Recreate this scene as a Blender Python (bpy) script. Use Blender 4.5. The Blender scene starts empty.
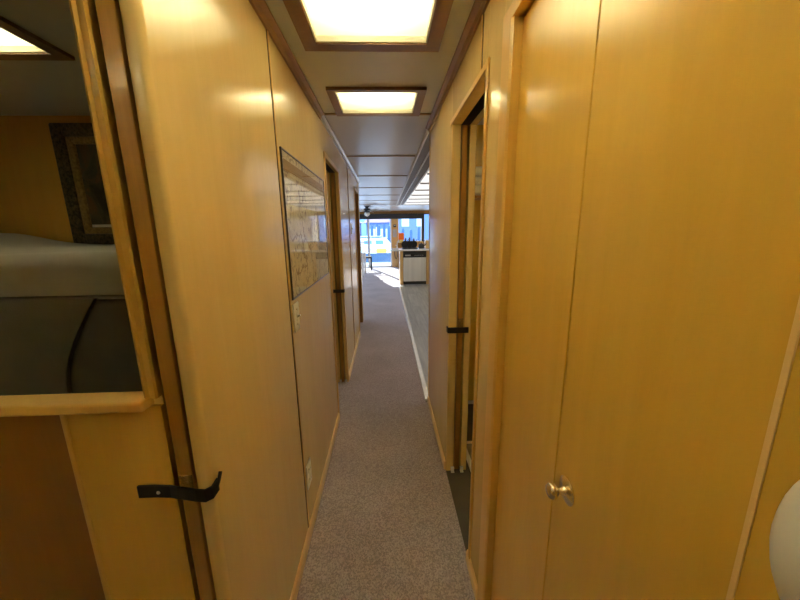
import bpy, bmesh, math, random
from mathutils import Vector, Matrix
random.seed(7)
S = bpy.context.scene
COL = S.collection
PI = math.pi

# ------------------------------------------------------------------ camera, world, sun, exposure
CAM_H = 1.40
cd = bpy.data.cameras.new('camera'); cam = bpy.data.objects.new('camera', cd); COL.objects.link(cam)
cd.sensor_fit = 'HORIZONTAL'; cd.sensor_width = 36.0; cd.lens = 329.8/800*36.0
cd.clip_start = 0.01; cd.clip_end = 500
_r = Vector((0.99903705, -0.04187112, -0.01310662)); _u = Vector((0.02151822, 0.20726946, 0.97804721)); _f = Vector((0.03823534, 0.97738743, -0.20797086))
cam.matrix_world = Matrix(((_r.x, _u.x, -_f.x, 0), (_r.y, _u.y, -_f.y, 0), (_r.z, _u.z, -_f.z, CAM_H), (0, 0, 0, 1)))
S.camera = cam
W = bpy.data.worlds.new('sky'); S.world = W; W.use_nodes = True
bg = W.node_tree.nodes['Background']; bg.inputs[0].default_value = (0.55, 0.74, 1.0, 1); bg.inputs[1].default_value = 1.05
sd = bpy.data.lights.new('sun', 'SUN'); sun = bpy.data.objects.new('sun', sd); COL.objects.link(sun)
sd.energy = 4.2; sd.angle = 0.01; sd.color = (1.0, 0.95, 0.88)
sun.rotation_euler = Vector((0.30, -1.0, -0.40)).to_track_quat('-Z', 'Y').to_euler()
S.view_settings.view_transform = 'Standard'; S.view_settings.look = 'None'
S.view_settings.exposure = 2.15; S.view_settings.gamma = 1.0; S.view_settings.use_curve_mapping = False
try:
    S.cycles.max_bounces = 10; S.cycles.diffuse_bounces = 6; S.cycles.glossy_bounces = 5; S.cycles.transparent_max_bounces = 12
    S.cycles.sample_clamp_indirect = 6.0; S.cycles.caustics_reflective = False; S.cycles.caustics_refractive = False
except Exception:
    pass

LAMP = 4.0         # brightness of the ceiling light diffusers
TUBE = 21.5        # brightness of the tubes behind them

# ------------------------------------------------------------------ materials
def new_mat(name):
    m = bpy.data.materials.new(name); m.use_nodes = True
    nt = m.node_tree; b = nt.nodes['Principled BSDF']
    return m, nt, b
def N(nt, kind, **kw):
    n = nt.nodes.new(kind)
    for k, v in kw.items(): setattr(n, k, v)
    return n
def coords(nt, scale=(1, 1, 1), rot=(0, 0, 0), out='Object'):
    tc = N(nt, 'ShaderNodeTexCoord'); mp = N(nt, 'ShaderNodeMapping')
    mp.inputs['Scale'].default_value = scale; mp.inputs['Rotation'].default_value = rot
    nt.links.new(tc.outputs[out], mp.inputs['Vector'])
    return mp.outputs['Vector']
def ramp(nt, fac, stops):
    r = N(nt, 'ShaderNodeValToRGB'); e = r.color_ramp.elements
    while len(e) < len(stops): e.new(0.5)
    for i, (p, c) in enumerate(stops):
        e[i].position = p; e[i].color = (*c, 1)
    nt.links.new(fac, r.inputs['Fac']); return r.outputs['Color']
def noise(nt, vec, scale, detail=3, rough=0.5, dist=0.0):
    n = N(nt, 'ShaderNodeTexNoise'); n.inputs['Scale'].default_value = scale; n.inputs['Detail'].default_value = detail
    n.inputs['Roughness'].default_value = rough; n.inputs['Distortion'].default_value = dist
    nt.links.new(vec, n.inputs['Vector']); return n.outputs['Fac']
def bump(nt, b, h, strength, dist=0.01):
    bp = N(nt, 'ShaderNodeBump'); bp.inputs['Strength'].default_value = strength; bp.inputs['Distance'].default_value = dist
    nt.links.new(h, bp.inputs['Height']); nt.links.new(bp.outputs['Normal'], b.inputs['Normal'])
def plain(name, col, rough=0.5, metal=0.0, spec=0.5, coat=0.0, vary=0.06):
    m, nt, b = new_mat(name)
    v = coords(nt); f = noise(nt, v, 14, 2)
    lo = tuple(c*(1-vary) for c in col); hi = tuple(min(1, c*(1+vary)) for c in col)
    nt.links.new(ramp(nt, f, [(0.3, lo), (0.7, hi)]), b.inputs['Base Color'])
    b.inputs['Roughness'].default_value = rough; b.inputs['Metallic'].default_value = metal
    b.inputs['Specular IOR Level'].default_value = spec; b.inputs['Coat Weight'].default_value = coat
    return m
def wood(name, lo, hi, rough=0.32, coat=0.25, grain=(9, 9, 0.8), bumps=0.05):
    m, nt, b = new_mat(name)
    v = coords(nt, grain); f = noise(nt, v, 3.0, 5, 0.6, 0.6)
    v2 = coords(nt, (1.2, 1.2, 0.5)); f2 = noise(nt, v2, 2.2, 2, 0.5, 0.3)
    mx = N(nt, 'ShaderNodeMath', operation='ADD'); mx.inputs[1].default_value = 0
    m1 = N(nt, 'ShaderNodeMath', operation='MULTIPLY'); m1.inputs[1].default_value = 0.45; nt.links.new(f, m1.inputs[0])
    m2 = N(nt, 'ShaderNodeMath', operation='MULTIPLY'); m2.inputs[1].default_value = 0.55; nt.links.new(f2, m2.inputs[0])
    nt.links.new(m1.outputs[0], mx.inputs[0]); nt.links.new(m2.outputs[0], mx.inputs[1])
    nt.links.new(ramp(nt, mx.outputs[0], [(0.3, lo), (0.7, hi)]), b.inputs['Base Color'])
    b.inputs['Roughness'].default_value = rough; b.inputs['Coat Weight'].default_value = coat; b.inputs['Coat Roughness'].default_value = 0.12
    v3 = coords(nt, (5, 5, 1.6)); f3 = noise(nt, v3, 2.0, 2, 0.5, 0.8)
    bump(nt, b, f3, bumps, 0.02)
    return m
M = {}
M['wood'] = wood('varnished_maple', (0.75, 0.545, 0.215), (0.84, 0.635, 0.285), rough=0.23, coat=0.4)
M['door_wood'] = wood('varnished_birch', (0.66, 0.40, 0.050), (0.77, 0.49, 0.085), rough=0.28, bumps=0.10)
M['trim'] = wood('trim_wood', (0.60, 0.36, 0.072), (0.72, 0.45, 0.105), rough=0.4, grain=(30, 30, 1.5), bumps=0.02)
M['base'] = wood('baseboard_wood', (0.84, 0.60, 0.26), (0.92, 0.70, 0.34), rough=0.3, grain=(30, 1.5, 30), bumps=0.02)
M['crown'] = wood('crown_wood', (0.27, 0.155, 0.062), (0.36, 0.21, 0.085), rough=0.55, grain=(30, 1.5, 30), bumps=0.02)
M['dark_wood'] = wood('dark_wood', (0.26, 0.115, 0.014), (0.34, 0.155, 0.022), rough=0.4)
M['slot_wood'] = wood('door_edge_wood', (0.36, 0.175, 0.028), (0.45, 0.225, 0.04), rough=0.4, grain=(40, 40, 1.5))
M['bunk_wood'] = wood('bunk_panel_maple', (0.50, 0.27, 0.045), (0.58, 0.33, 0.065), rough=0.4)
M['lamp_frame'] = wood('lamp_frame_wood', (0.21, 0.105, 0.034), (0.27, 0.14, 0.048), rough=0.45)
M['cab_wood'] = wood('cabinet_oak', (0.62, 0.36, 0.12), (0.74, 0.46, 0.18), rough=0.35)
M['pale_trim'] = plain('pale_trim', (0.62, 0.58, 0.54), 0.25, coat=0.3)
M['black'] = plain('matte_black', (0.012, 0.012, 0.012), 0.6)
M['strap'] = plain('black_rubber', (0.010, 0.010, 0.011), 0.45)
M['gap_shade'] = plain('painted_gap_shadow', (0.02, 0.012, 0.006), 0.9)  # near-black colour carries the shade inside slots and grooves
M['white'] = plain('white_paint', (0.80, 0.80, 0.78), 0.4)
M['white_gloss'] = plain('white_gloss', (0.82, 0.81, 0.79), 0.22, coat=0.4)
M['ivory'] = plain('ivory_plastic', (0.92, 0.90, 0.76), 0.35)
M['brass'] = plain('brass', (0.92, 0.82, 0.60), 0.22, metal=1.0)
M['steel'] = None
M['ceil'] = None
def mk_ceiling():
    m, nt, b = new_mat('ceiling_panel')
    v = coords(nt, (1, 0.4, 1)); f = noise(nt, v, 3, 3)
    nt.links.new(ramp(nt, f, [(0.3, (0.52, 0.51, 0.52)), (0.7, (0.57, 0.56, 0.57))]), b.inputs['Base Color'])
    b.inputs['Roughness'].default_value = 0.30; b.inputs['Specular IOR Level'].default_value = 0.5
    v2 = coords(nt, (2, 1, 1)); bump(nt, b, noise(nt, v2, 2, 2), 0.03, 0.02)
    return m
M['ceil'] = mk_ceiling()
def mk_steel():
    m, nt, b = new_mat('brushed_steel')
    v = coords(nt, (7, 0.2, 0.2)); f = noise(nt, v, 1.0, 2)
    nt.links.new(ramp(nt, f, [(0.3, (0.74, 0.72, 0.68)), (0.7, (0.92, 0.90, 0.86))]), b.inputs['Base Color'])
    b.inputs['Metallic'].default_value = 0.45; b.inputs['Roughness'].default_value = 0.38
    return m
M['steel'] = mk_steel()
def mk_carpet():
    m, nt, b = new_mat('loop_carpet')
    v = coords(nt, rot=(0, 0, PI/4))
    ch = N(nt, 'ShaderNodeTexVoronoi'); ch.inputs['Scale'].default_value = 185; ch.inputs['Randomness'].default_value = 0.45
    nt.links.new(v, ch.inputs['Vector'])
    sep = N(nt, 'ShaderNodeSeparateColor'); nt.links.new(ch.outputs['Color'], sep.inputs[0])
    c1 = ramp(nt, sep.outputs[0], [(0.15, (0.345, 0.295, 0.335)), (0.5, (0.45, 0.395, 0.445)), (0.9, (0.56, 0.50, 0.555))])
    v2 = coords(nt); f2 = noise(nt, v2, 2.5, 4)
    c2 = ramp(nt, f2, [(0.3, (0.86, 0.86, 0.86)), (0.7, (1.08, 1.07, 1.07))])
    mx = N(nt, 'ShaderNodeMix', data_type='RGBA', blend_type='MULTIPLY'); mx.inputs[0].default_value = 1
    nt.links.new(c1, mx.inputs[6]); nt.links.new(c2, mx.inputs[7]); nt.links.new(mx.outputs[2], b.inputs['Base Color'])
    b.inputs['Roughness'].default_value = 0.95; b.inputs['Specular IOR Level'].default_value = 0.15; b.inputs['Sheen Weight'].default_value = 0.2
    inv = N(nt, 'ShaderNodeMath', operation='SUBTRACT'); inv.inputs[0].default_value = 1; nt.links.new(ch.outputs['Distance'], inv.inputs[1])
    bump(nt, b, inv.outputs[0], 0.7, 0.004)
    return m
M['carpet'] = mk_carpet()
def mk_vinyl():
    m, nt, b = new_mat('grey_plank_vinyl')
    v = coords(nt, rot=(0, 0, PI/2)); br = N(nt, 'ShaderNodeTexBrick')
    br.inputs['Scale'].default_value = 1; br.inputs['Brick Width'].default_value = 1.2; br.inputs['Row Height'].default_value = 0.15
    br.inputs['Mortar Size'].default_value = 0.002
    br.inputs['Color1'].default_value = (0.26, 0.235, 0.20, 1); br.inputs['Color2'].default_value = (0.34, 0.315, 0.27, 1); br.inputs['Mortar'].default_value = (0.16, 0.145, 0.13, 1)
    nt.links.new(v, br.inputs['Vector'])
    v2 = coords(nt, (12, 1, 1)); f = noise(nt, v2, 2, 5)
    c2 = ramp(nt, f, [(0.3, (0.75, 0.75, 0.75)), (0.7, (1.2, 1.2, 1.2))])
    mx = N(nt, 'ShaderNodeMix', data_type='RGBA', blend_type='MULTIPLY'); mx.inputs[0].default_value = 1
    nt.links.new(br.outputs['Color'], mx.inputs[6]); nt.links.new(c2, mx.inputs[7]); nt.links.new(mx.outputs[2], b.inputs['Base Color'])
    b.inputs['Roughness'].default_value = 0.32
    return m
M['vinyl'] = mk_vinyl()
def mk_diffuser():
    m, nt, b = new_mat('prismatic_diffuser'); nt.nodes.remove(b)
    out = nt.nodes['Material Output']
    v = coords(nt); vo = N(nt, 'ShaderNodeTexVoronoi'); vo.inputs['Scale'].default_value = 130; nt.links.new(v, vo.inputs['Vector'])
    c = ramp(nt, vo.outputs['Distance'], [(0.0, (0.80, 0.75, 0.50)), (0.6, (0.62, 0.57, 0.34))])
    em = N(nt, 'ShaderNodeEmission'); em.inputs['Strength'].default_value = LAMP*0.02; nt.links.new(c, em.inputs['Color'])
    tr = N(nt, 'ShaderNodeBsdfTranslucent'); tr.inputs['Color'].default_value = (0.85, 0.81, 0.62, 1)
    ad = N(nt, 'ShaderNodeAddShader'); nt.links.new(em.outputs[0], ad.inputs[0]); nt.links.new(tr.outputs[0], ad.inputs[1])
    nt.links.new(ad.outputs[0], out.inputs['Surface']); return m
M['diffuser'] = mk_diffuser()
def emis(name, col, s):
    m, nt, b = new_mat(name); b.inputs['Base Color'].default_value = (*col, 1); b.inputs['Emission Color'].default_value = (*col, 1); b.inputs['Emission Strength'].default_value = s
    return m
M['tube'] = emis('lit_tube', (1.0, 0.97, 0.88), TUBE)
M['fill_tube'] = emis('fill_lit_tube', (1.0, 0.97, 0.88), TUBE*6.2)  # stronger tube for the added fill lights
M['lum'] = emis('luminous_panel', (0.60, 0.59, 0.57), 0.36)
def mk_glass(name, tint=(1, 1, 1), ior=1.45):
    m, nt, b = new_mat(name); nt.nodes.remove(b); out = nt.nodes['Material Output']
    t = N(nt, 'ShaderNodeBsdfTransparent'); t.inputs[0].default_value = (*tint, 1)
    g = N(nt, 'ShaderNodeBsdfGlossy'); g.inputs['Roughness'].default_value = 0.02
    fr = N(nt, 'ShaderNodeFresnel'); fr.inputs[0].default_value = ior
    ge = N(nt, 'ShaderNodeNewGeometry'); iv = N(nt, 'ShaderNodeMath', operation='SUBTRACT'); iv.inputs[0].default_value = 1; nt.links.new(ge.outputs['Backfacing'], iv.inputs[1])
    ml = N(nt, 'ShaderNodeMath', operation='MULTIPLY'); nt.links.new(fr.outputs[0], ml.inputs[0]); nt.links.new(iv.outputs[0], ml.inputs[1])
    mx = N(nt, 'ShaderNodeMixShader'); nt.links.new(ml.outputs[0], mx.inputs[0]); nt.links.new(t.outputs[0], mx.inputs[1]); nt.links.new(g.outputs[0], mx.inputs[2])
    nt.links.new(mx.outputs[0], out.inputs['Surface']); return m
M['glass'] = mk_glass('window_glass', (0.92, 0.97, 1.0))
M['pic_glass'] = mk_glass('picture_glass', (0.99, 0.99, 0.98), 1.38)
def mk_map():
    m, nt, b = new_mat('printed_chart')
    v = coords(nt, (1, 1, 1)); base = ramp(nt, noise(nt, v, 5, 4), [(0.35, (0.78, 0.70, 0.56)), (0.65, (0.88, 0.81, 0.68))])
    # soundings and place names: broken rows of fine dark marks
    v1 = coords(nt, (1, 60, 34)); f1 = noise(nt, v1, 1.0, 2, 0.7); mk = ramp(nt, f1, [(0.54, (0, 0, 0)), (0.63, (1, 1, 1))])
    v2 = coords(nt, (1, 1.6, 2.2)); f2 = noise(nt, v2, 2.4, 3); reg = ramp(nt, f2, [(0.40, (0, 0, 0)), (0.52, (1, 1, 1))])
    mm = N(nt, 'ShaderNodeMix', data_type='RGBA', blend_type='MULTIPLY'); mm.inputs[0].default_value = 1
    nt.links.new(mk, mm.inputs[6]); nt.links.new(reg, mm.inputs[7])
    ink = N(nt, 'ShaderNodeMix', data_type='RGBA'); nt.links.new(mm.outputs[2], ink.inputs[0]); nt.links.new(base, ink.inputs[6]); ink.inputs[7].default_value = (0.34, 0.26, 0.30, 1)
    # winding shoreline
    f3 = noise(nt, coords(nt, (1, 2.2, 2.2)), 1.5, 5); ln = ramp(nt, f3, [(0.485, (0, 0, 0)), (0.497, (0.7, 0.7, 0.7)), (0.503, (0.7, 0.7, 0.7)), (0.515, (0, 0, 0))])
    i2 = N(nt, 'ShaderNodeMix', data_type='RGBA'); nt.links.new(ln, i2.inputs[0]); nt.links.new(ink.outputs[2], i2.inputs[6]); i2.inputs[7].default_value = (0.20, 0.11, 0.10, 1)
    nt.links.new(i2.outputs[2], b.inputs['Base Color']); b.inputs['Roughness'].default_value = 0.8
    return m
M['map'] = mk_map()
M['map_band'] = plain('chart_title_band', (0.42, 0.27, 0.15), 0.8)
def mk_painting():
    m, nt, b = new_mat('dark_oil_painting')
    f = noise(nt, coords(nt, (9, 1, 5)), 1.0, 4, 0.6, 1.0)
    nt.links.new(ramp(nt, f, [(0.35, (0.012, 0.012, 0.010)), (0.52, (0.05, 0.045, 0.03)), (0.60, (0.09, 0.045, 0.02)), (0.75, (0.10, 0.11, 0.08))]), b.inputs['Base Color'])
    b.inputs['Roughness'].default_value = 0.4; return m
M['painting'] = mk_painting()
def mk_cloth(name, lo, hi):
    m, nt, b = new_mat(name)
    f = noise(nt, coords(nt), 9, 4); nt.links.new(ramp(nt, f, [(0.3, lo), (0.7, hi)]), b.inputs['Base Color'])
    b.inputs['Roughness'].default_value = 0.9; b.inputs['Sheen Weight'].default_value = 0.3
    bump(nt, b, noise(nt, coords(nt), 220, 2), 0.25, 0.002); return m
M['sheet'] = mk_cloth('grey_sheet', (0.35, 0.335, 0.315), (0.41, 0.39, 0.37))
M['duvet'] = mk_cloth('charcoal_bedspread', (0.150, 0.138, 0.122), (0.190, 0.175, 0.155))
M['duvet_dark'] = mk_cloth('dark_box_spring', (0.100, 0.090, 0.078), (0.125, 0.115, 0.10))
def mk_gilt(name, lo, hi):
    m, nt, b = new_mat(name)
    f = noise(nt, coords(nt), 60, 3, 0.6); nt.links.new(ramp(nt, f, [(0.35, lo), (0.65, hi)]), b.inputs['Base Color'])
    b.inputs['Metallic'].default_value = 0.3; b.inputs['Roughness'].default_value = 0.5
    bump(nt, b, f, 0.8, 0.01); return m
M['ornate'] = mk_gilt('carved_dark_frame', (0.03, 0.024, 0.012), (0.12, 0.09, 0.04))
M['gilt'] = mk_gilt('gilt_slip', (0.16, 0.10, 0.03), (0.28, 0.18, 0.06))
def mk_water():
    m, nt, b = new_mat('harbour_water')
    b.inputs['Base Color'].default_value = (0.10, 0.25, 0.42, 1); b.inputs['Roughness'].default_value = 0.12
    bump(nt, b, noise(nt, coords(nt, (1, 3, 1)), 2, 4), 0.4, 0.05); return m
M['water'] = mk_water()
M['boat_white'] = plain('white_gelcoat', (0.85, 0.87, 0.90), 0.3)
M['boat_blue'] = plain('blue_canvas', (0.13, 0.30, 0.62), 0.6)
M['rail_blue'] = plain('blue_railing_panel', (0.06, 0.17, 0.40), 0.5)
M['pile'] = plain('haze_blue_pile', (0.06, 0.13, 0.26), 0.8)  # blue of distant haze put into the pile colour
M['yellow'] = plain('yellow_float', (0.85, 0.52, 0.07), 0.4)
M['orange'] = plain('orange_plastic', (1.0, 0.17, 0.004), 0.5)
M['yellow_pl'] = plain('yellow_plastic', (0.9, 0.7, 0.2), 0.5)
M['pink'] = plain('pink_canvas', (0.75, 0.45, 0.62), 0.6)
M['deck'] = plain('pale_deck', (0.62, 0.60, 0.58), 0.6)
M['grey_plastic'] = plain('grey_plastic', (0.45, 0.44, 0.43), 0.5)
M['bath_floor'] = plain('dark_bath_floor', (0.085, 0.070, 0.058), 0.4)
M['mat_grey'] = plain('grey_textured_mat', (0.30, 0.29, 0.26), 0.8, vary=0.25)
M['towel'] = plain('white_towel', (0.72, 0.68, 0.58), 0.95, vary=0.15)
M['blind'] = plain('dark_roller_blind', (0.030, 0.028, 0.030), 0.7)
M['metal_dark'] = plain('dark_metal', (0.05, 0.05, 0.055), 0.35, metal=0.6)
M['frame_grey'] = plain('slim_grey_frame', (0.10, 0.09, 0.085), 0.35, metal=0.3)
M['soffit'] = plain('soffit_grey', (0.20, 0.18, 0.165), 0.5)
M['housing'] = plain('grey_lamp_housing', (0.35, 0.34, 0.32), 0.6)
M['blade'] = plain('fan_blade_pale', (0.42, 0.40, 0.38), 0.35)
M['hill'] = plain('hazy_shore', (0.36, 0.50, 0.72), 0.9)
M['house'] = plain('haze_blue_siding', (0.21, 0.29, 0.52), 0.8)  # siding tinted blue to carry the haze over the water

# ------------------------------------------------------------------ mesh helpers
class MB:
    def __init__(s): s.bm = bmesh.new()
    def box(s, x0, x1, y0, y1, z0, z1, bev=0.0, seg=2, mtx=None):
        b2 = bmesh.new(); bmesh.ops.create_cube(b2, size=1)
        for v in b2.verts:
            v.co = Vector(((x0+x1)/2 + v.co.x*(x1-x0), (y0+y1)/2 + v.co.y*(y1-y0), (z0+z1)/2 + v.co.z*(z1-z0)))
        if bev > 0:
            bmesh.ops.bevel(b2, geom=list(b2.edges), offset=bev, segments=seg, affect='EDGES', profile=0.5)
        return s._join(b2, mtx)
    def _join(s, b2, mtx=None):
        if mtx is not None: b2.transform(mtx)
        bmesh.ops.recalc_face_normals(b2, faces=list(b2.faces))
        me = bpy.data.meshes.new('tmp'); b2.to_mesh(me); b2.free(); s.bm.from_mesh(me); bpy.data.meshes.remove(me); return s
    def prism(s, pts, z0, z1, axis='z'):
        b2 = bmesh.new()
        f = {'z': lambda a, b, c: (a, b, c), 'y': lambda a, b, c: (a, c, b), 'x': lambda a, b, c: (c, a, b)}[axis]
        lo = [b2.verts.new(f(a, b, z0)) for a, b in pts]; hi = [b2.verts.new(f(a, b, z1)) for a, b in pts]
        b2.faces.new(lo); b2.faces.new(hi)
        n = len(pts)
        for i in range(n): b2.faces.new((lo[i], lo[(i+1) % n], hi[(i+1) % n], hi[i]))
        return s._join(b2)
    def lathe(s, prof, origin=(0, 0, 0), axis=(0, 0, 1), seg=32):
        b2 = bmesh.new(); rings = []
        for r, h in prof:
            if r < 1e-6: rings.append([b2.verts.new((0, 0, h))])
            else: rings.append([b2.verts.new((r*math.cos(2*PI*i/seg), r*math.sin(2*PI*i/seg), h)) for i in range(seg)])
        for a, b in zip(rings, rings[1:]):
            for i in range(seg):
                j = (i+1) % seg
                if len(a) == 1 and len(b) == 1: continue
                if len(a) == 1: b2.faces.new((a[0], b[i], b[j]))
                elif len(b) == 1: b2.faces.new((a[i], a[j], b[0]))
                else: b2.faces.new((a[i], a[j], b[j], b[i]))
        if len(rings[0]) > 1: b2.faces.new(rings[0])
        if len(rings[-1]) > 1: b2.faces.new(rings[-1])
        q = Vector((0, 0, 1)).rotation_difference(Vector(axis)).to_matrix().to_4x4()
        return s._join(b2, Matrix.Translation(origin) @ q)
    def tube(s, pts, r, seg=10):
        pts = [Vector(p) for p in pts]; b2 = bmesh.new(); rings = []
        up = Vector((0, 0, 1)); n0 = None
        for i, p in enumerate(pts):
            t = (pts[min(i+1, len(pts)-1)] - pts[max(i-1, 0)]).normalized()
            if n0 is None:
                n0 = t.orthogonal().normalized()
            n0 = (n0 - t*n0.dot(t)).normalized(); bn = t.cross(n0)
            rings.append([b2.verts.new(p + (n0*math.cos(2*PI*k/seg) + bn*math.sin(2*PI*k/seg))*r) for k in range(seg)])
        for a, b in zip(rings, rings[1:]):
            for k in range(seg): b2.faces.new((a[k], a[(k+1) % seg], b[(k+1) % seg], b[k]))
        b2.faces.new(rings[0]); b2.faces.new(rings[-1])
        return s._join(b2)
    def strip(s, pts, w, t, wdir=(0, 0, 1)):
        # flat band that follows pts: width w along wdir, thickness t
        pts = [Vector(p) for p in pts]; wd = Vector(wdir).normalized(); b2 = bmesh.new(); rings = []
        for i, p in enumerate(pts):
            tg = (pts[min(i+1, len(pts)-1)] - pts[max(i-1, 0)]).normalized(); n = tg.cross(wd).normalized(); k = wd
            rings.append([b2.verts.new(p + k*w/2*a + n*t/2*b) for a, b in ((1, 1), (1, -1), (-1, -1), (-1, 1))])
        for a, b in zip(rings, rings[1:]):
            for k in range(4): b2.faces.new((a[k], a[(k+1) % 4], b[(k+1) % 4], b[k]))
        b2.faces.new(rings[0]); b2.faces.new(rings[-1]); return s._join(b2)
    def build(s, name, mat, parent=None, smooth=False, origin=None):
        me = bpy.data.meshes.new(name); bmesh.ops.recalc_face_normals(s.bm, faces=list(s.bm.faces)); s.bm.to_mesh(me); s.bm.free()
        o = bpy.data.objects.new(name, me); COL.objects.link(o); me.materials.append(M[mat] if isinstance(mat, str) else mat)
        if smooth:
            for p in me.polygons: p.use_smooth = True
            try: me.set_sharp_from_angle(angle=math.radians(40))
            except Exception: pass
        if parent is not None:
            o.parent = parent; o.matrix_parent_inverse = Matrix.Translation(-Vector(parent.location)) if not any(parent.rotation_euler) else parent.matrix_basis.inverted()
        return o
def tag(o, label, cat, group=None, kind=None):
    o['label'] = label; o['category'] = cat
    if group: o['group'] = group
    if kind: o['kind'] = kind
    return o
def thing(name, label, cat, loc=(0, 0, 0), group=None):
    o = bpy.data.objects.new(name, None); COL.objects.link(o); o.location = loc; o.empty_display_size = 0.05
    return tag(o, label, cat, group)
def struct(o, label=None, cat=None):
    o['kind'] = 'structure'
    if label: o['label'] = label; o['category'] = cat
    return o
def copy_tree(o, dloc, parent=None):
    c = o.copy(); COL.objects.link(c)
    if parent is None: c.location = Vector(o.location) + Vector(dloc)
    else: c.parent = parent; c.matrix_parent_inverse = o.matrix_parent_inverse.copy()
    for ch in list(o.children): copy_tree(ch, dloc, c)
    return c
def slab(holes, x0, x1, y0, y1, z0, z1):
    xs = sorted({x0, x1, *[h[0] for h in holes], *[h[1] for h in holes]}); ys = sorted({y0, y1, *[h[2] for h in holes], *[h[3] for h in holes]})
    m = MB()
    for a, b in zip(xs, xs[1:]):
        for c, d in zip(ys, ys[1:]):
            cx, cy = (a+b)/2, (c+d)/2
            if any(h[0] < cx < h[1] and h[2] < cy < h[3] for h in holes): continue
            m.box(a, b, c, d, z0, z1)
    return m

# ------------------------------------------------------------------ shell
XL, XR, ZC = -0.389, 0.325, 2.0975
X0, X1, Y0, Y1 = -2.70, 1.75, -1.20, 12.72
LIGHTS = [(-0.247, 0.171, 1.10, 1.417), (-0.244, 0.178, 1.862, 2.183), (-1.72, -1.283, 1.18, 1.505), (-0.247, 0.171, 0.34, 0.657), (0.60, 1.02, 1.55, 1.87), (-1.40, -0.98, -0.62, -0.30)]  # last three openings belong to added fill lights out of view

fl = MB(); fl.box(X0, XR, Y0, 2.49, -0.06, 0); fl.box(X0, 0.30, 2.49, 8.48, -0.06, 0); fl.box(X0, X1, 8.48, Y1, -0.06, 0)
struct(fl.build('floor', 'carpet'), 'brown purple loop pile carpet along the corridor', 'floor')
struct(MB().box(0.30, X1, 2.49, 8.48, -0.06, 0.0).build('floor', 'vinyl'), 'grey wood plank vinyl floor of the galley', 'floor')
struct(MB().box(XR, X1, Y0, 2.49, -0.06, 0.0).build('floor', 'bath_floor'), 'dark floor of the small bathroom', 'floor')
struct(MB().prism([(0.295, 0), (0.30, 0.012), (0.335, 0.012), (0.345, 0.0)], 2.516, 8.48, 'y').build('trim_1', 'white_gloss'), 'white threshold strip between carpet and vinyl', 'trim')

ce = slab(LIGHTS, X0, X1, Y0, Y1, ZC, ZC+0.08)
struct(ce.build('ceiling', 'ceil'), 'satin grey panelled ceiling', 'ceiling')
# ceiling panel seams
k = 2
for i, y in enumerate((2.205, 3.38, 4.56, 5.78, 6.98, 8.18, 9.38)):
    struct(MB().box(-0.36 if y < 5 else X0, 0.30, y, y+0.022, ZC-0.007, ZC+0.001, 0.003).build('trim_%d' % k, 'crown' if y < 3 else 'crown')); k += 1
# crown mouldings
def crown(x, side, y0, y1, mat, s=0.045):
    global k
    a = x; b = x + side*s
    pts = [(a, ZC-s*1.0), (a+side*0.008, ZC-s*1.0), (a+side*s*0.45, ZC-s*0.45), (b, ZC-0.008), (b, ZC+0.001), (a, ZC+0.001)]
    struct(MB().prism(pts, y0, y1, 'y').build('trim_%d' % k, mat)); k += 1
crown(XL, 1, 0.64, 2.21, 'crown', 0.032); crown(XL, 1, 2.21, 5.12, 'pale_trim', 0.028)  # far stretch: reflected light put into a pale trim colour
crown(XR, -1, -0.6, 2.50, 'crown', 0.032)
# soffit rails along the galley ceiling
for x, s, mt in ((0.308, 0.016, 'white'), (0.402, 0.014, 'white'), (0.500, 0.016, 'white')):
    struct(MB().box(x, x+s, 2.50, 9.70, ZC-0.024, ZC+0.001, 0.003).build('trim_%d' % k, mt)); k += 1
struct(MB().box(0.324, 0.50, 2.50, 9.70, ZC-0.010, ZC+0.001).build('trim_%d' % k, 'soffit')); k += 1
struct(MB().box(0.20, 0.42, 9.70, 9.95, ZC-0.02, ZC+0.001, 0.004).build('trim_%d' % k, 'white')); k += 1

# ---- left corridor wall: outer skin with rounded near edge, pocket, inner skin
def skin_pts(xo, xi, y0, y1, r, out):
    # plan outline, rounded at the y0 end
    pts = []
    s = 1 if xo > xi else -1
    w = abs(xo-xi); r1 = min(r, w*0.7); r2 = min(0.004, w*0.2)
    for i in range(9):
        a = PI/2*i/8
        pts.append((xo - s*r1 + s*r1*math.cos(a), y0 + r1 - r1*math.sin(a)))
    for i in range(4):
        a = PI/2*i/3
        pts.append((xi + s*r2 - s*r2*math.sin(a), y0 + r2 - r2*math.cos(a)))
    pts += [(xi, y1), (xo, y1)]
    return pts
wl = MB(); wl.prism(skin_pts(XL, -0.4215, 0.634, 2.313, 0.012, 1), 0, ZC)
wl.box(-0.512, -0.4215, 2.28, 2.313, 0, ZC)
struct(wl.build('wall_left', 'wood', smooth=True), 'varnished maple panel wall on the left side', 'wall')
struct(MB().box(-0.515, -0.479, 0.66, 2.313, 0, ZC).build('wall_left', 'wood'))
struct(MB().box(-0.4215, -0.479, 1.32, 1.34, 0, ZC).build('trim_%d' % k, 'gap_shade')); k += 1
wh = MB(); wh.box(-0.51, XL, 2.313, 2.905, 1.87, ZC); struct(wh.build('wall_left', 'wood'))
w2 = MB(); w2.box(-0.411, XL, 2.905, 4.40, 0, ZC, 0.003); struct(w2.build('wall_left', 'wood'))
w3 = MB(); w3.box(-0.51, -0.458, 2.905, 4.40, 0, ZC, 0.003); struct(w3.build('wall_left', 'wood'))
struct(MB().box(-0.51, XL, 4.40, 4.98, 1.91, ZC).build('wall_left', 'wood'))
struct(MB().box(-0.51, XL+0.004, 4.98, 5.12, 0, ZC, 0.006).build('wall_left', 'wood'))
struct(MB().box(X0, -0.51, 5.06, 5.12, 0, ZC).build('wall_left', 'wood'))
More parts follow.
